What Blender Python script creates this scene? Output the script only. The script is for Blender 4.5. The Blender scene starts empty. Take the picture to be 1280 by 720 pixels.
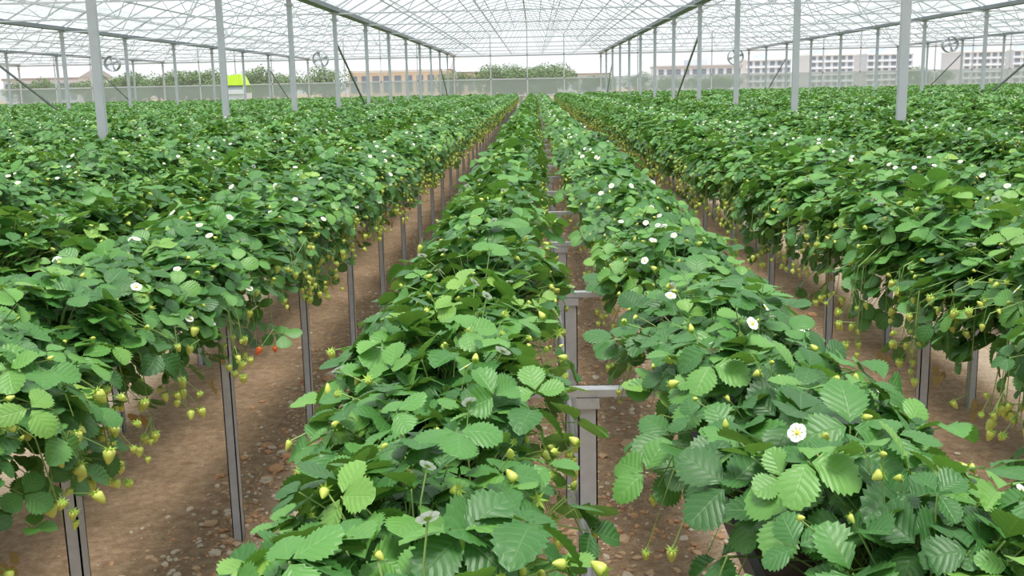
import bpy, math, random
import numpy as np
from mathutils import Vector, Matrix
random.seed(7); rng=np.random.default_rng(7)
scene=bpy.context.scene
scene.view_settings.view_transform='Standard'
scene.view_settings.look='None'
scene.view_settings.exposure=0.12

# ------------------------------------------------------------------ camera
F=1300.0; HC=1.8
cd=bpy.data.cameras.new('camera'); cam=bpy.data.objects.new('camera',cd); scene.collection.objects.link(cam)
cd.sensor_width=36; cd.lens=36*F/1280; cd.clip_start=0.05; cd.clip_end=2000
Yc=Vector((28,252,-F)).normalized()
h=Vector((1,0.021,0)); Xc=(h-Yc*h.dot(Yc)).normalized(); Zc=Xc.cross(Yc)
R=Matrix((Xc,Yc,Zc))
cam.matrix_world=Matrix.Translation((0,0,HC)) @ R.to_4x4()
scene.camera=cam

# ------------------------------------------------------------------ helpers
class MB:
    def __init__(s): s.v=[]; s.f=[]; s.m=[]; s.a=[]; s.n=0; s.sm=[]
    def add(s,verts,faces,mat=0,attr=None,smooth=False):
        verts=np.asarray(verts,float)
        s.v.append(verts); o=s.n
        s.f+= [tuple(i+o for i in f) for f in faces]
        s.m+= [mat]*len(faces); s.sm+=[smooth]*len(faces)
        s.a.append(np.zeros((len(verts),3)) if attr is None else np.asarray(attr,float))
        s.n+=len(verts)
    def tube(s,pts,r,mat=0,sides=4,attr=None):
        pts=[np.array(p,float) for p in pts]; vs=[];fs=[]
        rs=r if hasattr(r,'__len__') else [r]*len(pts)
        for i,p in enumerate(pts):
            d=pts[min(i+1,len(pts)-1)]-pts[max(i-1,0)]
            d=d/(np.linalg.norm(d)+1e-9)
            up=np.array([0,0,1.]) if abs(d[2])<.9 else np.array([0,1.,0])
            a=np.cross(d,up); a/=np.linalg.norm(a); b=np.cross(a,d)
            for k in range(sides):
                t=2*math.pi*(k+.5)/sides
                vs.append(p+rs[i]*(a*math.cos(t)+b*math.sin(t)))
        for i in range(len(pts)-1):
            for k in range(sides):
                k2=(k+1)%sides
                fs.append((i*sides+k,i*sides+k2,(i+1)*sides+k2,(i+1)*sides+k))
        fs.append(tuple(range(sides))[::-1]); fs.append(tuple((len(pts)-1)*sides+k for k in range(sides)))
        s.add(vs,fs,mat,attr=None if attr is None else np.tile(attr,(len(vs),1)),smooth=sides>4)
    def box(s,lo,hi,mat=0):
        x0,y0,z0=lo;x1,y1,z1=hi
        v=[(x0,y0,z0),(x1,y0,z0),(x1,y1,z0),(x0,y1,z0),(x0,y0,z1),(x1,y0,z1),(x1,y1,z1),(x0,y1,z1)]
        s.add(v,[(0,3,2,1),(4,5,6,7),(0,1,5,4),(1,2,6,5),(2,3,7,6),(3,0,4,7)],mat)
    def lathe(s,prof,c,mat=0,sides=8,M=None,attr=None,smooth=True):
        vs=[];fs=[]
        for (r,z) in prof:
            for k in range(sides):
                t=2*math.pi*k/sides; vs.append((r*math.cos(t),r*math.sin(t),z))
        vs=np.array(vs)
        if M is not None: vs=vs@np.array(M).T
        vs=vs+np.array(c)
        for i in range(len(prof)-1):
            for k in range(sides):
                k2=(k+1)%sides; fs.append((i*sides+k,i*sides+k2,(i+1)*sides+k2,(i+1)*sides+k))
        s.add(vs,fs,mat,attr=None if attr is None else np.tile(attr,(len(vs),1)),smooth=smooth)
    def mesh(s,name,mats):
        me=bpy.data.meshes.new(name)
        V=np.concatenate(s.v)
        me.from_pydata(V.tolist(),[],s.f)
        me.polygons.foreach_set('material_index',s.m)
        me.polygons.foreach_set('use_smooth',s.sm)
        at=me.attributes.new('ld','FLOAT_VECTOR','POINT')
        at.data.foreach_set('vector',np.concatenate(s.a).ravel())
        for m in mats: me.materials.append(m)
        me.update(); return me
    def obj(s,name,mats,link=True):
        o=bpy.data.objects.new(name,s.mesh(name,mats))
        if link: scene.collection.objects.link(o)
        return o

def newmat(name):
    m=bpy.data.materials.new(name); m.use_nodes=True; nt=m.node_tree
    for n in list(nt.nodes): nt.nodes.remove(n)
    out=nt.nodes.new('ShaderNodeOutputMaterial'); return m,nt,out
def N(nt,t,**k):
    n=nt.nodes.new(t)
    for a,b in k.items(): setattr(n,a,b)
    return n
def math_(nt,op,a,b=None,c=None):
    n=N(nt,'ShaderNodeMath',operation=op)
    for i,x in enumerate((a,b,c)):
        if x is None: continue
        if isinstance(x,(int,float)): n.inputs[i].default_value=x
        else: nt.links.new(x,n.inputs[i])
    return n.outputs[0]
def mixc(nt,f,a,b,bt='MIX'):
    n=N(nt,'ShaderNodeMix',data_type='RGBA',blend_type=bt)
    for s,x in ((0,f),(6,a),(7,b)):
        if isinstance(x,(int,float)): n.inputs[s].default_value=x
        elif isinstance(x,tuple): n.inputs[s].default_value=(*x,1)
        else: nt.links.new(x,n.inputs[s])
    return n.outputs[2]
def noise(nt,vec,scale,detail=3,rough=.5):
    n=N(nt,'ShaderNodeTexNoise'); n.inputs['Scale'].default_value=scale; n.inputs['Detail'].default_value=detail
    n.inputs['Roughness'].default_value=rough
    if vec is not None: nt.links.new(vec,n.inputs['Vector'])
    return n.outputs['Fac']
def ramp(nt,f,a,b):
    n=N(nt,'ShaderNodeMapRange'); n.inputs[1].default_value=a; n.inputs[2].default_value=b
    nt.links.new(f,n.inputs[0]); return n.outputs[0]
def simple(name,col,rough=.6,metal=0,var=.15,vs=20,spec=.5,transl=0):
    m,nt,out=newmat(name)
    p=N(nt,'ShaderNodeBsdfPrincipled'); p.inputs['Roughness'].default_value=rough; p.inputs['Metallic'].default_value=metal
    p.inputs['Specular IOR Level'].default_value=spec
    tc=N(nt,'ShaderNodeTexCoord')
    f=noise(nt,tc.outputs['Object'],vs,4)
    c=mixc(nt,f,tuple(max(0,x*(1-var)) for x in col),tuple(min(1,x*(1+var)) for x in col))
    nt.links.new(c,p.inputs['Base Color'])
    if transl:
        t=N(nt,'ShaderNodeBsdfTranslucent'); nt.links.new(c,t.inputs[0])
        mx=N(nt,'ShaderNodeMixShader'); mx.inputs[0].default_value=transl
        nt.links.new(p.outputs[0],mx.inputs[1]); nt.links.new(t.outputs[0],mx.inputs[2]); nt.links.new(mx.outputs[0],out.inputs[0])
    else: nt.links.new(p.outputs[0],out.inputs[0])
    return m

# ------------------------------------------------------------------ materials
def leaf_material():
    m,nt,out=newmat('strawberry_leaf')
    at=N(nt,'ShaderNodeAttribute',attribute_name='ld'); sx=N(nt,'ShaderNodeSeparateXYZ'); nt.links.new(at.outputs['Vector'],sx.inputs[0])
    u,v,r=sx.outputs
    au=math_(nt,'ABSOLUTE',u)
    ph=math_(nt,'MULTIPLY',math_(nt,'SUBTRACT',v,math_(nt,'MULTIPLY',au,.30)),6.0)
    tri=math_(nt,'PINGPONG',ph,.5)
    vein=ramp(nt,tri,.07,.0)
    mid=ramp(nt,au,.06,.0)
    veins=math_(nt,'MAXIMUM',vein,mid)
    oi=N(nt,'ShaderNodeObjectInfo')
    tc=N(nt,'ShaderNodeTexCoord')
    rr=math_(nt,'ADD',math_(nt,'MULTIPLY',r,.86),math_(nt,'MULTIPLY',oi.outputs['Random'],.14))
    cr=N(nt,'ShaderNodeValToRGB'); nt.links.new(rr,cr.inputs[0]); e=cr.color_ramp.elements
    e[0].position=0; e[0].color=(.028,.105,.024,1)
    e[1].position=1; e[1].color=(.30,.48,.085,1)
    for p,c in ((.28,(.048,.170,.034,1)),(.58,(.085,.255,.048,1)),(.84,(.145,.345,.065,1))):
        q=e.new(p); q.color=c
    c=mixc(nt,math_(nt,'MULTIPLY',veins,.28),cr.outputs[0],(.26,.43,.15))
    n1=noise(nt,tc.outputs['Object'],14,2)
    c=mixc(nt,.25,c,mixc(nt,n1,(.3,.3,.3),(1.,1.,1.)),'OVERLAY')
    p=N(nt,'ShaderNodeBsdfPrincipled'); p.inputs['Roughness'].default_value=.43; p.inputs['Specular IOR Level'].default_value=.6
    nt.links.new(c,p.inputs['Base Color'])
    hgt=math_(nt,'SUBTRACT',math_(nt,'POWER',math_(nt,'MULTIPLY',tri,2.),.6),math_(nt,'MULTIPLY',mid,1.))
    b=N(nt,'ShaderNodeBump'); b.inputs['Strength'].default_value=.35; b.inputs['Distance'].default_value=.002
    nt.links.new(hgt,b.inputs['Height']); nt.links.new(b.outputs[0],p.inputs['Normal'])
    t=N(nt,'ShaderNodeBsdfTranslucent'); nt.links.new(mixc(nt,.5,c,(.28,.48,.04)),t.inputs[0])
    mx=N(nt,'ShaderNodeMixShader'); mx.inputs[0].default_value=.22
    nt.links.new(p.outputs[0],mx.inputs[1]); nt.links.new(t.outputs[0],mx.inputs[2]); nt.links.new(mx.outputs[0],out.inputs[0])
    return m
def fruit_material(name,c1,c2):
    m,nt,out=newmat(name)
    tc=N(nt,'ShaderNodeTexCoord')
    vo=N(nt,'ShaderNodeTexVoronoi'); vo.inputs['Scale'].default_value=260; nt.links.new(tc.outputs['Object'],vo.inputs['Vector'])
    s=ramp(nt,vo.outputs['Distance'],.3,.15)
    base=mixc(nt,noise(nt,tc.outputs['Object'],30,2),c1,c2)
    c=mixc(nt,math_(nt,'MULTIPLY',s,.6),base,(.75,.6,.12))
    p=N(nt,'ShaderNodeBsdfPrincipled'); p.inputs['Roughness'].default_value=.35; nt.links.new(c,p.inputs['Base Color'])
    nt.links.new(p.outputs[0],out.inputs[0]); return m
M_leaf=leaf_material()
M_stem=simple('strawberry_stem',(.24,.36,.10),.5)
M_petal=simple('strawberry_petal',(.92,.92,.90),.6,var=.04,transl=.2)
M_core=simple('flower_center',(.75,.6,.06),.7)
M_fg=fruit_material('unripe_fruit',(.42,.54,.07),(.64,.67,.16))
M_fr=fruit_material('ripe_fruit',(.75,.05,.02),(.9,.25,.06))
M_cal=simple('calyx',(.34,.52,.07),.6,transl=.2)
M_dead=simple('dry_leaf',(.36,.24,.08),.8,transl=.2)
PM=[M_leaf,M_stem,M_petal,M_core,M_fg,M_fr,M_cal,M_dead]
M_steel=simple('galvanized_steel',(.46,.48,.51),.55,.3,.2,30)
M_steelw=simple('white_steel_tube',(.52,.55,.58),.5,.1,.1,5)
M_gut=simple('roof_gutter_steel',(.26,.28,.31),.5,.3,.15,5)
M_trough=simple('trough_sheet',(.10,.10,.10),.7,0,.2,12)
M_pipe=simple('drain_pipe',(.22,.23,.25),.6,0,.2,12)
M_sub=simple('coir_substrate',(.07,.045,.03),.95,0,.5,80)

# ------------------------------------------------------------------ leaf templates
def leaflet(L,W,fold,droop,rg):
    S=19; vs=[];at=[]
    for i in range(S):
        v=i/(S-1)
        w=(math.sin(math.pi*min(1,max(0,v))**1.18))**.62 if 0<v<1 else 0.0
        w=max(w,.03)*W/2
        if v<.25: w*=.80+.8*v
        tooth=(i%2==1)
        for u in (-1,-.5,0,.5,1):
            ww=w; vv=v
            if abs(u)==1:
                if tooth: ww=w*1.07+.0012; vv=v+.035
                else: ww=w*.92
            x=u*ww; y=vv*L
            z=abs(x)*fold - droop*L*v*v - (abs(u)**2)*ww*.24*(1 if v>.2 else 0)
            if abs(u)==.5: z+= .004*L*(1 if tooth else -1)
            vs.append((x,y,z)); at.append((u,v,0))
    fs=[]
    for i in range(S-1):
        for k in range(4):
            a=i*5+k; fs.append((a,a+1,a+6,a+5))
    return np.array(vs),np.array(at),fs
def rotz(a): c,s=math.cos(a),math.sin(a); return np.array([[c,-s,0],[s,c,0],[0,0,1.]])
def rotx(a): c,s=math.cos(a),math.sin(a); return np.array([[1.,0,0],[0,c,-s],[0,s,c]])
def roty(a): c,s=math.cos(a),math.sin(a); return np.array([[c,0,s],[0,1.,0],[-s,0,c]])
TRI=[]
for k in range(14):
    fold=random.uniform(.10,.65); dr=random.uniform(.0,.38)
    V=[];A=[];Fs=[];o=0
    for j,ang in enumerate((0,random.uniform(1.4,1.85),-random.uniform(1.4,1.85))):
        L=.075 if j==0 else .069
        v,a,f=leaflet(L,L*random.uniform(.84,.98),fold,dr,random)
        v=v+np.array([0,.006,0])
        M=rotz(ang)@rotx(random.uniform(-.25,.50))@roty(random.uniform(-.25,.25)+(0 if j==0 else (-.15 if ang>0 else .15)))
        v=v@M.T
        V.append(v);A.append(a);Fs+=[tuple(i+o for i in q) for q in f]; o+=len(v)
    TRI.append((np.concatenate(V),np.concatenate(A),Fs))

def frame(n,d):
    n=n/np.linalg.norm(n); d=d-n*np.dot(n,d); d/=np.linalg.norm(d)+1e-9
    x=np.cross(d,n); return np.stack([x,d,n],axis=1)

def add_leaf(mb,pos,n,d,sc,r,root,mat=0):
    V,A,Fs=TRI[random.randrange(14)]
    M=frame(n,d); v=(V*sc)@M.T+pos
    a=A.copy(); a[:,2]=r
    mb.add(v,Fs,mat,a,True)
    if root is not None:
        mid=(np.array(root)*.45+pos*.55)+np.array([0,0,.03])
        mb.tube([root,mid,pos],[.0022,.0018,.0014],1,3)
def add_calyx(mb,c,M,s):
    vs=[(0,0,0)];fs=[]
    K=7
    for k in range(K):
        t=2*math.pi*k/K
        vs.append((s*1.0*math.cos(t),s*1.0*math.sin(t),s*.25))
        t2=t+math.pi/K; vs.append((s*.38*math.cos(t2),s*.38*math.sin(t2),s*.02))
    n=len(vs)-1
    for k in range(K):
        a=1+2*k; fs.append((0,1+(2*k-1)%n,a,a+1))
    mb.add(np.array(vs)@M.T+c,fs,6)
def add_fruit(mb,c,s,red=False,down=(0,0,-1),cs=1.25):
    n=np.array(down,float); M=frame(n,np.array([random.gauss(0,1),random.gauss(0,1),.1]))
    e=random.uniform(.95,1.25)
    prof=[(0,0),(.6*s,.04*s),(.88*s,.35*s),(.80*s,.85*s*e),(.55*s,1.4*s*e),(.25*s,1.85*s*e),(0,2.0*s*e)]
    mb.lathe(prof,c,5 if red else 4,8,M)
    add_calyx(mb,c,M@np.diag([1,1,-1.]),s*cs)
def add_flower(mb,c,n,s):
    M=frame(np.array(n,float),np.array([random.random(),random.random(),0.1]))
    for k in range(5):
        t=2*math.pi*k/5
        vs=[(0,.1,0),(.40,.35,.04),(.62,.72,.10),(.38,1.03,.13),(0,1.10,.12),(-.38,1.03,.13),(-.62,.72,.10),(-.40,.35,.04),(0,.6,.04)]
        v=(np.array(vs)*s)@rotz(t).T@M.T+c
        mb.add(v,[(i,(i+1)%8,8) for i in range(8)],2,None,True)
    mb.lathe([(.28*s,0),(.26*s,.12*s),(.13*s,.20*s),(0,.22*s)],c,3,8,M)
    add_calyx(mb,c-M[:,2]*.05*s,M,s*.8)

def clump(seed,nleaf=112,reds=0):
    """0.36 m stretch of one trough; +x is the aisle side. Origin near the crowns."""
    random.seed(seed)
    mb=MB(); LEN=.36
    crowns=[(random.uniform(-.04,.04),y+random.uniform(-.03,.03),.02) for y in (-.12,0.,.12)]
    ph1=random.uniform(0,6.28); hang=random.uniform(.18,.36)
    for i in range(nleaf):
        y=random.uniform(-LEN/2,LEN/2)
        th=math.radians(random.triangular(-85,150,30))
        lay=random.choice((1.06,1,1,.86,.68))
        rx=(.245 if th>0 else .228)*lay*(1+.10*math.sin(ph1*2+y*15)); rz=.20*lay
        x=rx*math.sin(min(th,math.pi/2)); z=rz*math.cos(th)
        if th>math.pi/2: z=-(th-math.pi/2)*hang; x=rx*(1-.10*(th-math.pi/2))
        x+=random.gauss(0,.022); z+=random.gauss(0,.028)+.034*math.sin(ph1+y*17+x*9)
        nrm=np.array([math.sin(th)*.65,0,math.cos(th)*.5+.75])+np.array([random.gauss(0,.42),random.gauss(0,.42)-.18,0])
        if th>math.pi/2: nrm[2]=max(nrm[2],.30); nrm[0]+=.2
        cr=crowns[min(2,max(0,int((y+.18)/.12)))]
        pos=np.array([x,y,z])
        az=random.uniform(0,2*math.pi)
        d=np.array([math.cos(az),math.sin(az),0])
        out=pos-np.array(cr); out[2]=0; out/=np.linalg.norm(out)+.05
        d=d*.7+out*(.7 if th<1.3 else .5)+np.array([0,0,-.1 if th<1.2 else -.9])
        sc=random.uniform(.58,1.08)*(.85 if th>1.7 else 1)
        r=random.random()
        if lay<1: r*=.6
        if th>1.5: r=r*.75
        pos=pos-d/np.linalg.norm(d)*.02
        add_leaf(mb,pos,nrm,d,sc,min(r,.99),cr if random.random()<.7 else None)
    for i in range(1):
        if random.random()<.6:
            pos=np.array([random.uniform(.18,.26),random.uniform(-LEN/2,LEN/2),random.uniform(-.36,-.22)])
            add_leaf(mb,pos,np.array([1,random.gauss(0,.5),.2]),np.array([.1,0,-1.]),.55,.5,None,7)
    # fruit trusses on the aisle side
    for i in range(random.choice((2,3,4,5,6))):
        y=random.uniform(-LEN/2,LEN/2); cr=np.array(crowns[1])
        xo=random.uniform(.24,.34); zb=random.uniform(-.27,.04)
        p=[cr,np.array([xo*.6,y*.7,.12]),np.array([xo*.95,y,.02 if zb<-.1 else .06]),np.array([xo,y+random.gauss(0,.02),zb])]
        mb.tube(p,[.002,.002,.0018,.0014],1,3)
        for q in range(random.choice((1,2,3,4))):
            e=p[3]+np.array([random.gauss(.01,.028),random.gauss(0,.035),random.uniform(-.03,.05)])
            mb.tube([p[3]+np.array([0,0,.05]),e],.0012,1,3)
            red=reds>0 and zb<-.1
            if red: reds-=1
            add_fruit(mb,e,random.uniform(.008,.016),red,(random.gauss(0,.35),random.gauss(0,.35),-1))
    for i in range(3):
        y=random.uniform(-LEN/2,LEN/2); xo=-random.uniform(.2,.26)
        e=np.array([xo,y,random.uniform(-.12,.05)])
        mb.tube([np.array(crowns[1]),np.array([xo*.8,y,.1]),e],.0016,1,3)
        add_fruit(mb,e,random.uniform(.006,.012),False,(0,random.gauss(0,.3),-1))
    for i in range(12):
        th=math.radians(random.uniform(-70,95)); y=random.uniform(-LEN/2,LEN/2)
        e=np.array([(.285 if th>0 else .26)*math.sin(th),y,.225*math.cos(th)+random.uniform(-.01,.03)])
        mb.tube([np.array(crowns[1])+[0,y*.5,0],e*.75+[0,y*.1,.02],e],.0015,1,3)
        dn=(random.gauss(0,.8),random.gauss(0,.8),random.choice((-.6,.6)))
        add_fruit(mb,e,random.uniform(.005,.010),False,dn,random.uniform(1.2,1.8))
    for i in range(random.choice((1,2,2,3))):
        th=math.radians(random.uniform(-60,100)); y=random.uniform(-LEN/2,LEN/2)
        e=np.array([(.30 if th>0 else .27)*math.sin(th),y,.24*math.cos(th)+.030])
        mb.tube([np.array(crowns[1])+[0,y*.5,0],e*.75+[0,y*.1,.02],e],.0015,1,3)
        add_flower(mb,e,(math.sin(th)*.6+random.gauss(0,.3),random.gauss(-.5,.3),.7),random.uniform(.0105,.0145))
    return mb

plants=bpy.data.collections.new('strawberry_plant_variants')
NV=14   # the last one carries ripe fruit and is used rarely
for k in range(NV):
    o=clump(100+k,reds=2 if k==NV-1 else 0).obj('strawberry_clump_%02d'%k,PM,link=False); plants.objects.link(o)

def gn_instancer(name,coll):
    ng=bpy.data.node_groups.new(name,'GeometryNodeTree')
    ng.interface.new_socket('Geometry',in_out='INPUT',socket_type='NodeSocketGeometry')
    ng.interface.new_socket('Geometry',in_out='OUTPUT',socket_type='NodeSocketGeometry')
    gi=ng.nodes.new('NodeGroupInput'); go=ng.nodes.new('NodeGroupOutput')
    ci=ng.nodes.new('GeometryNodeCollectionInfo'); ci.inputs['Collection'].default_value=coll
    ci.inputs['Separate Children'].default_value=True; ci.inputs['Reset Children'].default_value=True
    ip=ng.nodes.new('GeometryNodeInstanceOnPoints'); ip.inputs['Pick Instance'].default_value=True
    def na(n,t):
        a=ng.nodes.new('GeometryNodeInputNamedAttribute'); a.data_type=t; a.inputs['Name'].default_value=n
        return [s for s in a.outputs if s.enabled and s.name=='Attribute'][0]
    l=ng.links.new
    l(gi.outputs[0],ip.inputs['Points']); l(ci.outputs[0],ip.inputs['Instance'])
    l(na('idx','INT'),ip.inputs['Instance Index'])
    l(na('rot','FLOAT_VECTOR'),ip.inputs['Rotation']); l(na('scl','FLOAT_VECTOR'),ip.inputs['Scale'])
    l(ip.outputs[0],go.inputs[0]); return ng
NG=gn_instancer('scatter_plants',plants)
def scatter(name,ng,P,Rr,S,I):
    me=bpy.data.meshes.new(name); me.from_pydata([tuple(p) for p in P],[],[])
    a=me.attributes.new('rot','FLOAT_VECTOR','POINT'); a.data.foreach_set('vector',np.array(Rr,float).ravel())
    a=me.attributes.new('scl','FLOAT_VECTOR','POINT'); a.data.foreach_set('vector',np.array(S,float).ravel())
    a=me.attributes.new('idx','INT','POINT'); a.data.foreach_set('value',np.array(I,int))
    o=bpy.data.objects.new(name,me); scene.collection.objects.link(o)
    md=o.modifiers.new('instances','NODES'); md.node_group=ng; return o

# ------------------------------------------------------------------ rows
random.seed(5)
PITCH=1.9; YEND=72.0; RIM=1.10; PZ=1.055
def rowx(k):
    return {0:.135,-1:-1.76,1:1.99}.get(k, .125+PITCH*k)
ROWS=range(-21,21)
for k in ROWS:
    X=rowx(k); y0=.55 if abs(k)<2 else max(.55,(abs(X)-3)*1.75-2.0)
    BO=.300 if k==0 else .345
    P=[];Rr=[];S=[];I=[]
    for sd in (-1,1):
        y=y0+.18; last=-1
        while y<YEND:
            P.append((X+sd*BO+random.gauss(0,.012),y,PZ+random.gauss(0,.018)))
            Rr.append((0,0,(0 if sd>0 else math.pi)+random.gauss(0,.10)))
            s=random.uniform(.90,1.10); S.append((s*(1.06 if k else .92),s,s*random.uniform(.86,1.12)))
            ii=NV-1 if random.random()<.035 else random.randrange(NV-1)
            if ii==last: ii=(ii+1)%(NV-1)
            last=ii
            I.append(ii); y+=random.uniform(.24,.30) if y<25 else .31
    row=scatter('strawberry_plant_row',NG,P,Rr,S,I)
    mb=MB()
    for sd in (-1,1):
        cx=X+sd*BO
        pr=[(cx-.11,RIM-.005),(cx-.085,RIM-.1),(cx+.085,RIM-.1),(cx+.11,RIM-.005),(cx+.125,RIM-.005),(cx+.095,RIM-.11),(cx-.095,RIM-.11),(cx-.125,RIM-.005)]
        n=len(pr); v=[(a,y0,b) for a,b in pr]+[(a,YEND+.1,b) for a,b in pr]
        mb.add(v,[(i,(i+1)%n,(i+1)%n+n,i+n) for i in range(n)],1)
        mb.add([(cx-.105,y0+.02,RIM-.02),(cx+.105,y0+.02,RIM-.02),(cx+.105,YEND,RIM-.02),(cx-.105,YEND,RIM-.02)],[(0,1,2,3)],2)
        for xx in (-.07,.07): mb.tube([(cx+xx,y0,RIM-.125),(cx+xx,YEND,RIM-.125)],.012,0,6)
    if k==0: offs=[(.000,.027)]
    elif k<0: offs=[(.52,.019),(-.52,.019)]
    else: offs=[(-.40,.019),(.40,.019)]
    yy={0:2.83,-1:3.97-1.4,1:4.2-1.4}.get(k,2.83)-1.4
    while yy<YEND:
        if yy>y0:
            for (ox,w) in offs:
                x=X+ox; t=.004; d=.022
                top=RIM-.157
                mb.box((x-w,yy-d,-.02),(x+w,yy-d+t,top)); mb.box((x-w,yy-d,-.02),(x-w+t,yy+d,top)); mb.box((x+w-t,yy-d,-.02),(x+w,yy+d,top))
                mb.box((x-w,yy+d-t,-.02),(x-w+.008,yy+d,top)); mb.box((x+w-.008,yy+d-t,-.02),(x+w,yy+d,top))
                mb.box((x-w-.006,yy-d-.004,top-.035),(x+w+.006,yy-d,top-.004))
            hw=.42 if k==0 else .54
            mb.box((X-hw,yy-.024,RIM-.143),(X+hw,yy+.024,RIM-.137)); mb.box((X-hw,yy-.026,RIM-.157),(X+hw,yy-.022,RIM-.137)); mb.box((X-hw,yy+.020,RIM-.157),(X+hw,yy+.024,RIM-.137))
        yy+=1.4
    if k==0:
        mb.tube([(X-.02,y0,.60),(X-.02,YEND,.60)],.014,3,6)
    mb.obj('growing_bench',[M_steel,M_trough,M_sub,M_pipe])

# ------------------------------------------------------------------ floor (soil)
def soil():
    m,nt,out=newmat('soil')
    tc=N(nt,'ShaderNodeTexCoord'); ob=tc.outputs['Object']
    n1=noise(nt,ob,1.6,5,.6); n2=noise(nt,ob,18,6,.7); n3=noise(nt,ob,90,4,.7); n4=noise(nt,ob,5,4,.6)
    sx=N(nt,'ShaderNodeSeparateXYZ'); nt.links.new(ob,sx.inputs[0])
    ph=math_(nt,'PINGPONG',math_(nt,'ADD',sx.outputs[0],.84),.95)
    tr=math_(nt,'ADD',ph,math_(nt,'MULTIPLY',math_(nt,'SUBTRACT',n1,.5),.6))
    track=ramp(nt,tr,.42,.20)
    mulch=mixc(nt,ramp(nt,n2,.25,.75),(.34,.21,.12),(.82,.59,.39))
    path=mixc(nt,ramp(nt,n2,.25,.75),(.58,.45,.32),(.86,.71,.54))
    c=mixc(nt,track,mulch,path)
    c=mixc(nt,ramp(nt,n4,.35,.65),mixc(nt,.18,c,(.14,.08,.04)),c)
    vo=N(nt,'ShaderNodeTexVoronoi'); vo.inputs['Scale'].default_value=38; nt.links.new(ob,vo.inputs['Vector'])
    c=mixc(nt,math_(nt,'MULTIPLY',ramp(nt,vo.outputs['Distance'],.35,.2),.25),c,vo.outputs['Color'],'SOFT_LIGHT')
    c=mixc(nt,ramp(nt,n3,.3,.7),mixc(nt,.3,c,(0,0,0),'MIX'),c)
    p=N(nt,'ShaderNodeBsdfPrincipled'); p.inputs['Roughness'].default_value=.95; p.inputs['Specular IOR Level'].default_value=.15
    nt.links.new(c,p.inputs['Base Color'])
    hh=math_(nt,'ADD',math_(nt,'MULTIPLY',n2,1.2),math_(nt,'ADD',math_(nt,'MULTIPLY',n3,.35),math_(nt,'MULTIPLY',vo.outputs['Distance'],-.5)))
    b=N(nt,'ShaderNodeBump'); b.inputs['Strength'].default_value=.8; b.inputs['Distance'].default_value=.035
    nt.links.new(hh,b.inputs['Height']); nt.links.new(b.outputs[0],p.inputs['Normal'])
    nt.links.new(p.outputs[0],out.inputs[0]); return m
M_soil=soil()
mb=MB(); mb.add([(-300,-20,0),(300,-20,0),(300,700,0),(-300,700,0)],[(0,1,2,3)]); mb.obj('floor',[M_soil])
M_st1=simple('clod_brown',(.62,.43,.27),.95,0,.4,60,.1); M_st2=simple('stone_tan',(.68,.57,.44),.9,0,.3,60,.2); M_st3=simple('clod_red',(.58,.34,.19),.95,0,.4,60,.1)
rocks=bpy.data.collections.new('soil_clod_variants')
import bmesh
for k in range(6):
    random.seed(k)
    bm=bmesh.new(); bmesh.ops.create_icosphere(bm,subdivisions=2,radius=1)
    for v in bm.verts:
        v.co*=random.uniform(.75,1.15); v.co.z*=.6
        v.co.x*=1.2
    me=bpy.data.meshes.new('clod'); bm.to_mesh(me); bm.free(); me.materials.append((M_st1,M_st2,M_st3)[k%3])
    rocks.objects.link(bpy.data.objects.new('clod_%d'%k,me))
NR=gn_instancer('scatter_clods',rocks)
random.seed(11); P=[];Rr=[];S=[];I=[]
for i in range(24000):
    y=1.5+random.random()**1.7*18
    c=random.choice((-1.33,-1.2,-1.1,.1,.25,1.75,-.75,-.5,1.05,.65))
    x=c+random.gauss(0,.18)
    s=random.choice((.004,.006,.008,.012))*random.uniform(.6,1.4)
    if abs(x+.8)<.18 or abs(x-1.1)<.15: s*=.6
    elif random.random()<.05: s*=2.4
    P.append((x,y,s*.22)); Rr.append((random.uniform(-.4,.4),random.uniform(-.4,.4),random.uniform(0,6.28))); S.append((s,s,s)); I.append(random.randrange(6))
scatter('soil_clods',NR,P,Rr,S,I)

# ------------------------------------------------------------------ greenhouse
GX=[-5.68+10.4*k for k in range(-4,6)]; GZ=4.0; RISE=1.9; Y0=13.7-5.6*3; SP=5.6; YS=[Y0+SP*i for i in range(15)]
YE=YS[-1]
def arch(x0,x1,t): return (x0+(x1-x0)*t, GZ+.1+RISE*(1-abs(2*t-1)**1.6))
def film(name,fac,col):
    m,nt,out=newmat(name)
    t=N(nt,'ShaderNodeBsdfTransparent'); t.inputs[0].default_value=(1,1,1,1)
    d=N(nt,'ShaderNodeBsdfTranslucent'); d2=N(nt,'ShaderNodeBsdfDiffuse')
    tc=N(nt,'ShaderNodeTexCoord'); n=noise(nt,tc.outputs['Object'],.8,3)
    c=mixc(nt,n,tuple(x*.92 for x in col),col)
    nt.links.new(c,d.inputs[0]); nt.links.new(c,d2.inputs[0])
    a=N(nt,'ShaderNodeMixShader'); a.inputs[0].default_value=.35
    nt.links.new(d.outputs[0],a.inputs[1]); nt.links.new(d2.outputs[0],a.inputs[2])
    b=N(nt,'ShaderNodeMixShader'); b.inputs[0].default_value=fac
    nt.links.new(t.outputs[0],b.inputs[1]); nt.links.new(a.outputs[0],b.inputs[2]); nt.links.new(b.outputs[0],out.inputs[0])
    return m
M_film=film('roof_film',.36,(.74,.78,.81)); M_film2=film('end_wall_film',.10,(.85,.88,.9)); M_net=film('wall_screen',.68,(.38,.48,.46))
mb=MB()
for a,b in zip(GX[:-1],GX[1:]):
    n=14; pts=[arch(a,b,i/n) for i in range(n+1)]
    v=[(x,YS[0],z+.04) for x,z in pts]+[(x,YE,z+.04) for x,z in pts]
    mb.add(v,[(i,i+1,i+n+2,i+n+1) for i in range(n)],0,None,True)
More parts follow.
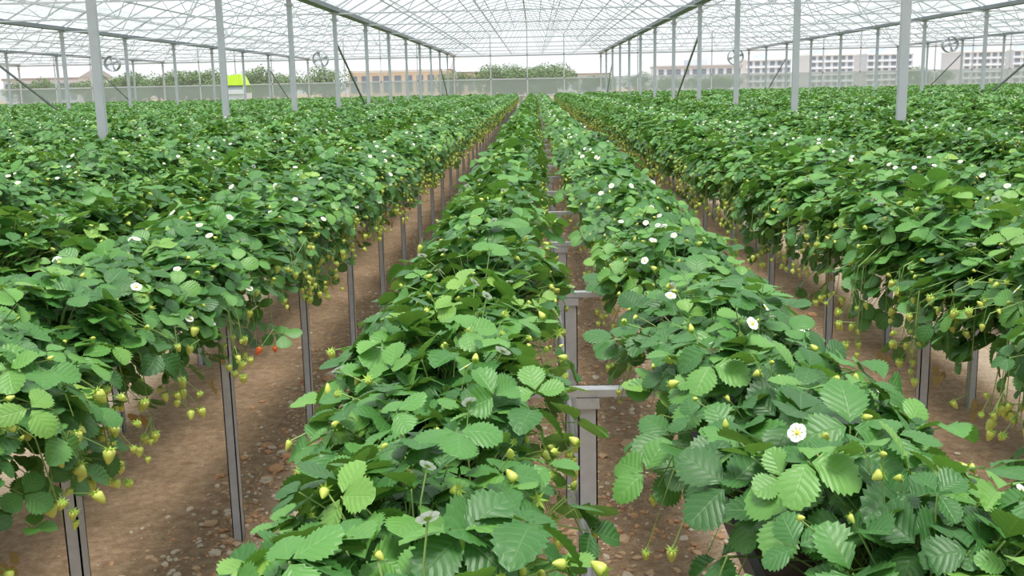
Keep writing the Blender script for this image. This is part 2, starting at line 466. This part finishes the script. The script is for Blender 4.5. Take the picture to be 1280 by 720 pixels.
mb.obj('ceiling',[M_film])
mb=MB()
for gx in GX:
    mb.box((gx-.14,YS[0],GZ),(gx+.14,YE,GZ+.12),1)
    for y in YS:
        mb.box((gx-.055,y-.04,0),(gx+.055,y+.04,GZ),0)
        mb.box((gx-.09,y-.07,GZ-.25),(gx+.09,y+.07,GZ-.2),0)
    for j in (7,13):
        mb.tube([(gx,YS[j-1],3.2),(gx,YS[j],1.0)],.035,1)
for a,b in zip(GX[:-1],GX[1:]):
    for i in (1,2,3,4,5,6,7,8,9,10,11):
        x,z=arch(a,b,i/12); mb.tube([(x,YS[0],z),(x,YE,z)],.024 if i!=6 else .045,0)
    y=YS[0]
    while y<=YE+.01:
        n=12; mb.tube([(arch(a,b,i/n)[0],y,arch(a,b,i/n)[1]) for i in range(n+1)],.03,0); y+=SP/3
    for y in YS:
        mb.tube([(a,y,GZ-.05),(b,y,GZ-.05)],.03,0)
        n=10
        for i in range(n):
            t0=i/n;t1=(i+1)/n
            p0=arch(a,b,t0);p1=arch(a,b,t1)
            if i%2==0: q0=(p0[0],y,GZ-.05); q1=(p1[0],y,p1[1])
            else: q0=(p0[0],y,p0[1]); q1=(p1[0],y,GZ-.05)
            mb.tube([q0,q1],.018,0)
    for t in (.2,.4,.6,.8):
        mb.tube([(a+(b-a)*t,YS[0],GZ+.02),(a+(b-a)*t,YE,GZ+.02)],.012,0)
mb.obj('greenhouse_frame',[M_steelw,M_gut])
BT=2.35
mb=MB(); x0,x1=GX[0],GX[-1]
mb.add([(x0,YE,0),(x1,YE,0),(x1,YE,BT),(x0,YE,BT)],[(0,1,2,3)],1)
mb.add([(x0,YE,BT),(x1,YE,BT),(x1,YE,GZ),(x0,YE,GZ)],[(0,1,2,3)],0)
for a,b in zip(GX[:-1],GX[1:]):
    n=14; pts=[arch(a,b,i/n) for i in range(n+1)]
    mb.add([(a,YE,GZ)]+[(x,YE,z) for x,z in pts]+[(b,YE,GZ)],[tuple(range(n+3))],0)
    for t in (.25,.5,.75):
        x=a+(b-a)*t; mb.box((x-.04,YE-.06,0),(x+.04,YE-.01,arch(a,b,t)[1]),2)
for z in (1.2,BT,GZ): mb.box((x0,YE-.06,z-.04),(x1,YE-.01,z+.04),2)
mb.obj('wall_back',[M_film2,M_net,M_steelw])

def fan(x,y,z,r=.34):
    mb=MB()
    K=20
    for yy in (-.12,0,.12):
        pts=[(r*math.cos(2*math.pi*i/K),yy,r*math.sin(2*math.pi*i/K)) for i in range(K+1)]
        mb.tube(pts,.018,0,4)
    for i in range(K):
        t=2*math.pi*i/K
        mb.add([(r*math.cos(t),-.12,r*math.sin(t)),(r*math.cos(t),.12,r*math.sin(t)),(r*math.cos(t+.32),.12,r*math.sin(t+.32)),(r*math.cos(t+.32),-.12,r*math.sin(t+.32))],[(0,1,2,3)],0)
        mb.tube([(0,-.12,0),(r*math.cos(t),-.12,r*math.sin(t))],.005,0,3)
    for rr in (.35,.7): mb.tube([(rr*r*math.cos(2*math.pi*i/K),-.12,rr*r*math.sin(2*math.pi*i/K)) for i in range(K+1)],.005,0,3)
    for k in range(4):
        t=math.pi/2*k+.3; c,s=math.cos(t),math.sin(t)
        mb.add([(.04*c,-.02,.04*s),(r*.9*c-.07*s,-.03,r*.9*s+.07*c),(r*.9*c+.07*s,.04,r*.9*s-.07*c)],[(0,1,2)],1)
    mb.lathe([(0,-.1),(.07,-.08),(.08,.1),(0,.12)],(0,0,0),1,10,np.array([[1,0,0],[0,0,1],[0,1,0.]]))
    mb.tube([(-r*.5,0,r*.86),(-r*.5,0,GZ-.08-z)],.008,1); mb.tube([(r*.5,0,r*.86),(r*.5,0,GZ-.08-z)],.008,1)
    o=mb.obj('circulation_fan',[M_steelw,M_steelw]); o.location=(x,y,z); return o
YF=YS[9]
for px,py in ((401,75),(138,80),(1181,57),(918,72)):
    dx=px-668; hz=108-.021*dx
    zf=YF*.98; fan(dx*zf/F,YF,HC+(hz-py)*zf/F)

mb=MB()
M_lime=simple('lime_paint',(.55,.80,.04),.4,0,.08,3); M_white=simple('white_panel',(.85,.87,.88),.5,0,.05,3); M_glass=simple('cab_glass',(.25,.3,.32),.15,0,.1,3); M_rub=simple('tyre_rubber',(.03,.03,.03),.8)
mb.box((-.75,-1,.95),(.75,.9,1.75),1); mb.box((-.8,-1.05,.55),(.8,1.2,.97),0)
mb.add([(-.72,-.9,1.75),(.72,-.9,1.75),(.72,.8,1.75),(-.72,.8,1.75),(-.6,-.6,2.55),(.6,-.6,2.55),(.6,.7,2.55),(-.6,.7,2.55)],[(4,5,6,7),(0,1,5,4),(1,2,6,5),(2,3,7,6),(3,0,4,7)],2)
for sx in (-1,1):
    for sy,b in ((-.9,-.6),(.8,.7)): mb.tube([(sx*.72,sy,1.75),(sx*.6,b,2.55)],.06,0)
mb.add([(-.72,-.8,2.3),(.72,-.8,2.3),(.72,.85,2.3),(-.72,.85,2.3),(-.6,-.65,2.95),(.40,-.65,3.05),(.40,.7,3.05),(-.6,.7,2.95)],[(0,3,2,1),(4,5,6,7),(0,1,5,4),(1,2,6,5),(2,3,7,6),(3,0,4,7)],0)
mb.box((-.72,-1.08,1.7),(.72,-.9,2.0),1)
for sx in (-.72,.72):
    for sy in (-.7,.8):
        mb.lathe([(0,-.13),(.42,-.12),(.48,0),(.42,.12),(0,.13)],(sx,sy,.46),3,18,np.array([[0,0,1],[1,0,0],[0,1,0.]]))
o=mb.obj('compact_tractor',[M_lime,M_white,M_glass,M_rub]); o.location=(-20.7,73.4,0)

# ------------------------------------------------------------------ outside: trees, buildings
M_tl=simple('tree_foliage',(.09,.17,.05),.7,0,.4,1,.3,.15); M_bark=simple('tree_bark',(.12,.09,.06),.9)
def tree(seed):
    random.seed(seed); mb=MB()
    mb.tube([(0,0,0),(.05,0,1.2),(0,.05,2.2)],[.16,.12,.07],1,7)
    blobs=[(random.gauss(0,.9),random.gauss(0,.7),random.uniform(1.5,3.4),random.uniform(.6,1.1)) for _ in range(10)]
    for b in blobs[:5]: mb.tube([(0,0,1.3),(b[0]*.6,b[1]*.6,b[2]-.1)],[.06,.03],1,4)
    for i in range(2600):
        b=random.choice(blobs); d=np.array([random.gauss(0,1) for _ in range(3)]); d/=np.linalg.norm(d)
        c=np.array(b[:3])+d*b[3]*random.uniform(.7,1.05)
        Mx=frame(d+np.array([random.gauss(0,.5),random.gauss(0,.5),.4]),np.array([random.gauss(0,1),random.gauss(0,1),random.gauss(0,1)]))
        s=random.uniform(.07,.14)
        mb.add(np.array([(-.5,0,0),(0,-.9,0),(.5,0,0),(0,.9,0)])*s@Mx.T+c,[(0,1,2,3)],0)
    return mb.mesh('tree',[M_tl,M_bark])
TM=[tree(1),tree(2),tree(3)]
random.seed(21)
def put_tree(px,Y,s):
    dx=px-668; o=bpy.data.objects.new('tree',random.choice(TM)); scene.collection.objects.link(o)
    o.location=(dx*Y*.985/F,Y,0); o.scale=(s*1.25,s*1.25,s); o.rotation_euler[2]=random.uniform(0,6.28)
for px in list(range(618,700,11)): put_tree(px,100+random.uniform(-3,3),random.uniform(.85,1.0))
for px in list(range(118,360,13))+[385,405,560,20,50]: put_tree(px,110+random.uniform(-5,8),random.uniform(.85,1.1))
for px in (735,760,800,830,880,905,1145,1165): put_tree(px,120,random.uniform(.6,.8))

def building(name,pxa,pxb,Y,pytop,depth,floors,wall,win,roofc,nw,gable=False):
    X0=(pxa-668)*Y*.985/F; X1=(pxb-668)*Y*.985/F
    pm=(pxa+pxb)/2; hz=108-.021*(pm-668); H=HC+(hz-pytop)*Y*.985/F
    mb=MB(); mb.box((X0,Y,0),(X1,Y+depth,H),0)
    fh=H/floors; w=(X1-X0)/nw
    for f in range(floors):
        mb.box((X0-.1,Y-.25,f*fh+fh*.93),(X1+.1,Y,f*fh+fh),2)
        for i in range(nw):
            mb.box((X0+w*(i+.2),Y-.08,f*fh+fh*.3),(X0+w*(i+.8),Y+.05,f*fh+fh*.82),1)
    if gable:
        mb.add([(X0-.4,Y-.5,H),(X1+.4,Y-.5,H),(X1+.4,Y+depth+.5,H),(X0-.4,Y+depth+.5,H),(X0-.4,Y+depth/2,H+1.6),(X1+.4,Y+depth/2,H+1.6)],[(0,1,5,4),(2,3,4,5),(0,4,3),(1,2,5)],2)
    else:
        mb.box((X0-.2,Y-.3,H),(X1+.2,Y+depth+.2,H+.35),2)
        mb.box((X0+(X1-X0)*.4,Y+1,H+.35),(X0+(X1-X0)*.6,Y+depth-1,H+1.6),0)
    mb.obj(name,[wall,win,roofc])
W1=simple('beige_wall',(.62,.54,.42),.8); W2=simple('white_wall',(.58,.64,.70),.8); WG=simple('window_dark',(.14,.19,.26),.3); RG=simple('roof_grey',(.38,.38,.4),.7); RW=simple('roof_white',(.70,.75,.80),.7)
building('farm_warehouse',436,560,160,88,12,1,W1,WG,RW,9,True)
building('farm_warehouse',572,616,170,90,12,1,W1,WG,RG,4,True)
building('low_shed',0,95,150,98,12,1,W2,WG,RG,7,True)
building('low_shed',700,762,180,92,12,1,W2,WG,RG,5,True)
building('apartment_block',1008,1062,260,70,14,5,W2,WG,RW,6)
building('apartment_block',1078,1134,270,69,14,5,W2,WG,RW,6)
building('apartment_block',1196,1246,255,66,14,5,W2,WG,RW,6)
building('apartment_block',1256,1330,265,64,14,5,W2,WG,RW,7)
building('apartment_block',930,985,280,76,14,4,W2,WG,RW,6)
building('low_shed',820,925,230,84,12,2,W2,WG,RG,10)

# ------------------------------------------------------------------ light
w=bpy.data.worlds.new('world'); scene.world=w; w.use_nodes=True; nt=w.node_tree
bg=nt.nodes['Background']
tc=nt.nodes.new('ShaderNodeTexCoord'); sp=nt.nodes.new('ShaderNodeSeparateXYZ'); nt.links.new(tc.outputs['Generated'],sp.inputs[0])
cr=nt.nodes.new('ShaderNodeValToRGB'); nt.links.new(sp.outputs[2],cr.inputs[0])
cr.color_ramp.elements[0].position=0; cr.color_ramp.elements[0].color=(.88,.91,.94,1)
cr.color_ramp.elements[1].position=.8; cr.color_ramp.elements[1].color=(.78,.85,.94,1)
nt.links.new(cr.outputs[0],bg.inputs[0]); bg.inputs[1].default_value=1.12
sd=bpy.data.lights.new('sun','SUN'); sd.energy=5.6; sd.angle=math.radians(22); sd.color=(1,.96,.89)
so=bpy.data.objects.new('sun',sd); scene.collection.objects.link(so)
so.rotation_euler=Vector((-.02,.22,-1.0)).to_track_quat('-Z','Y').to_euler()
so.location=(0,0,30)
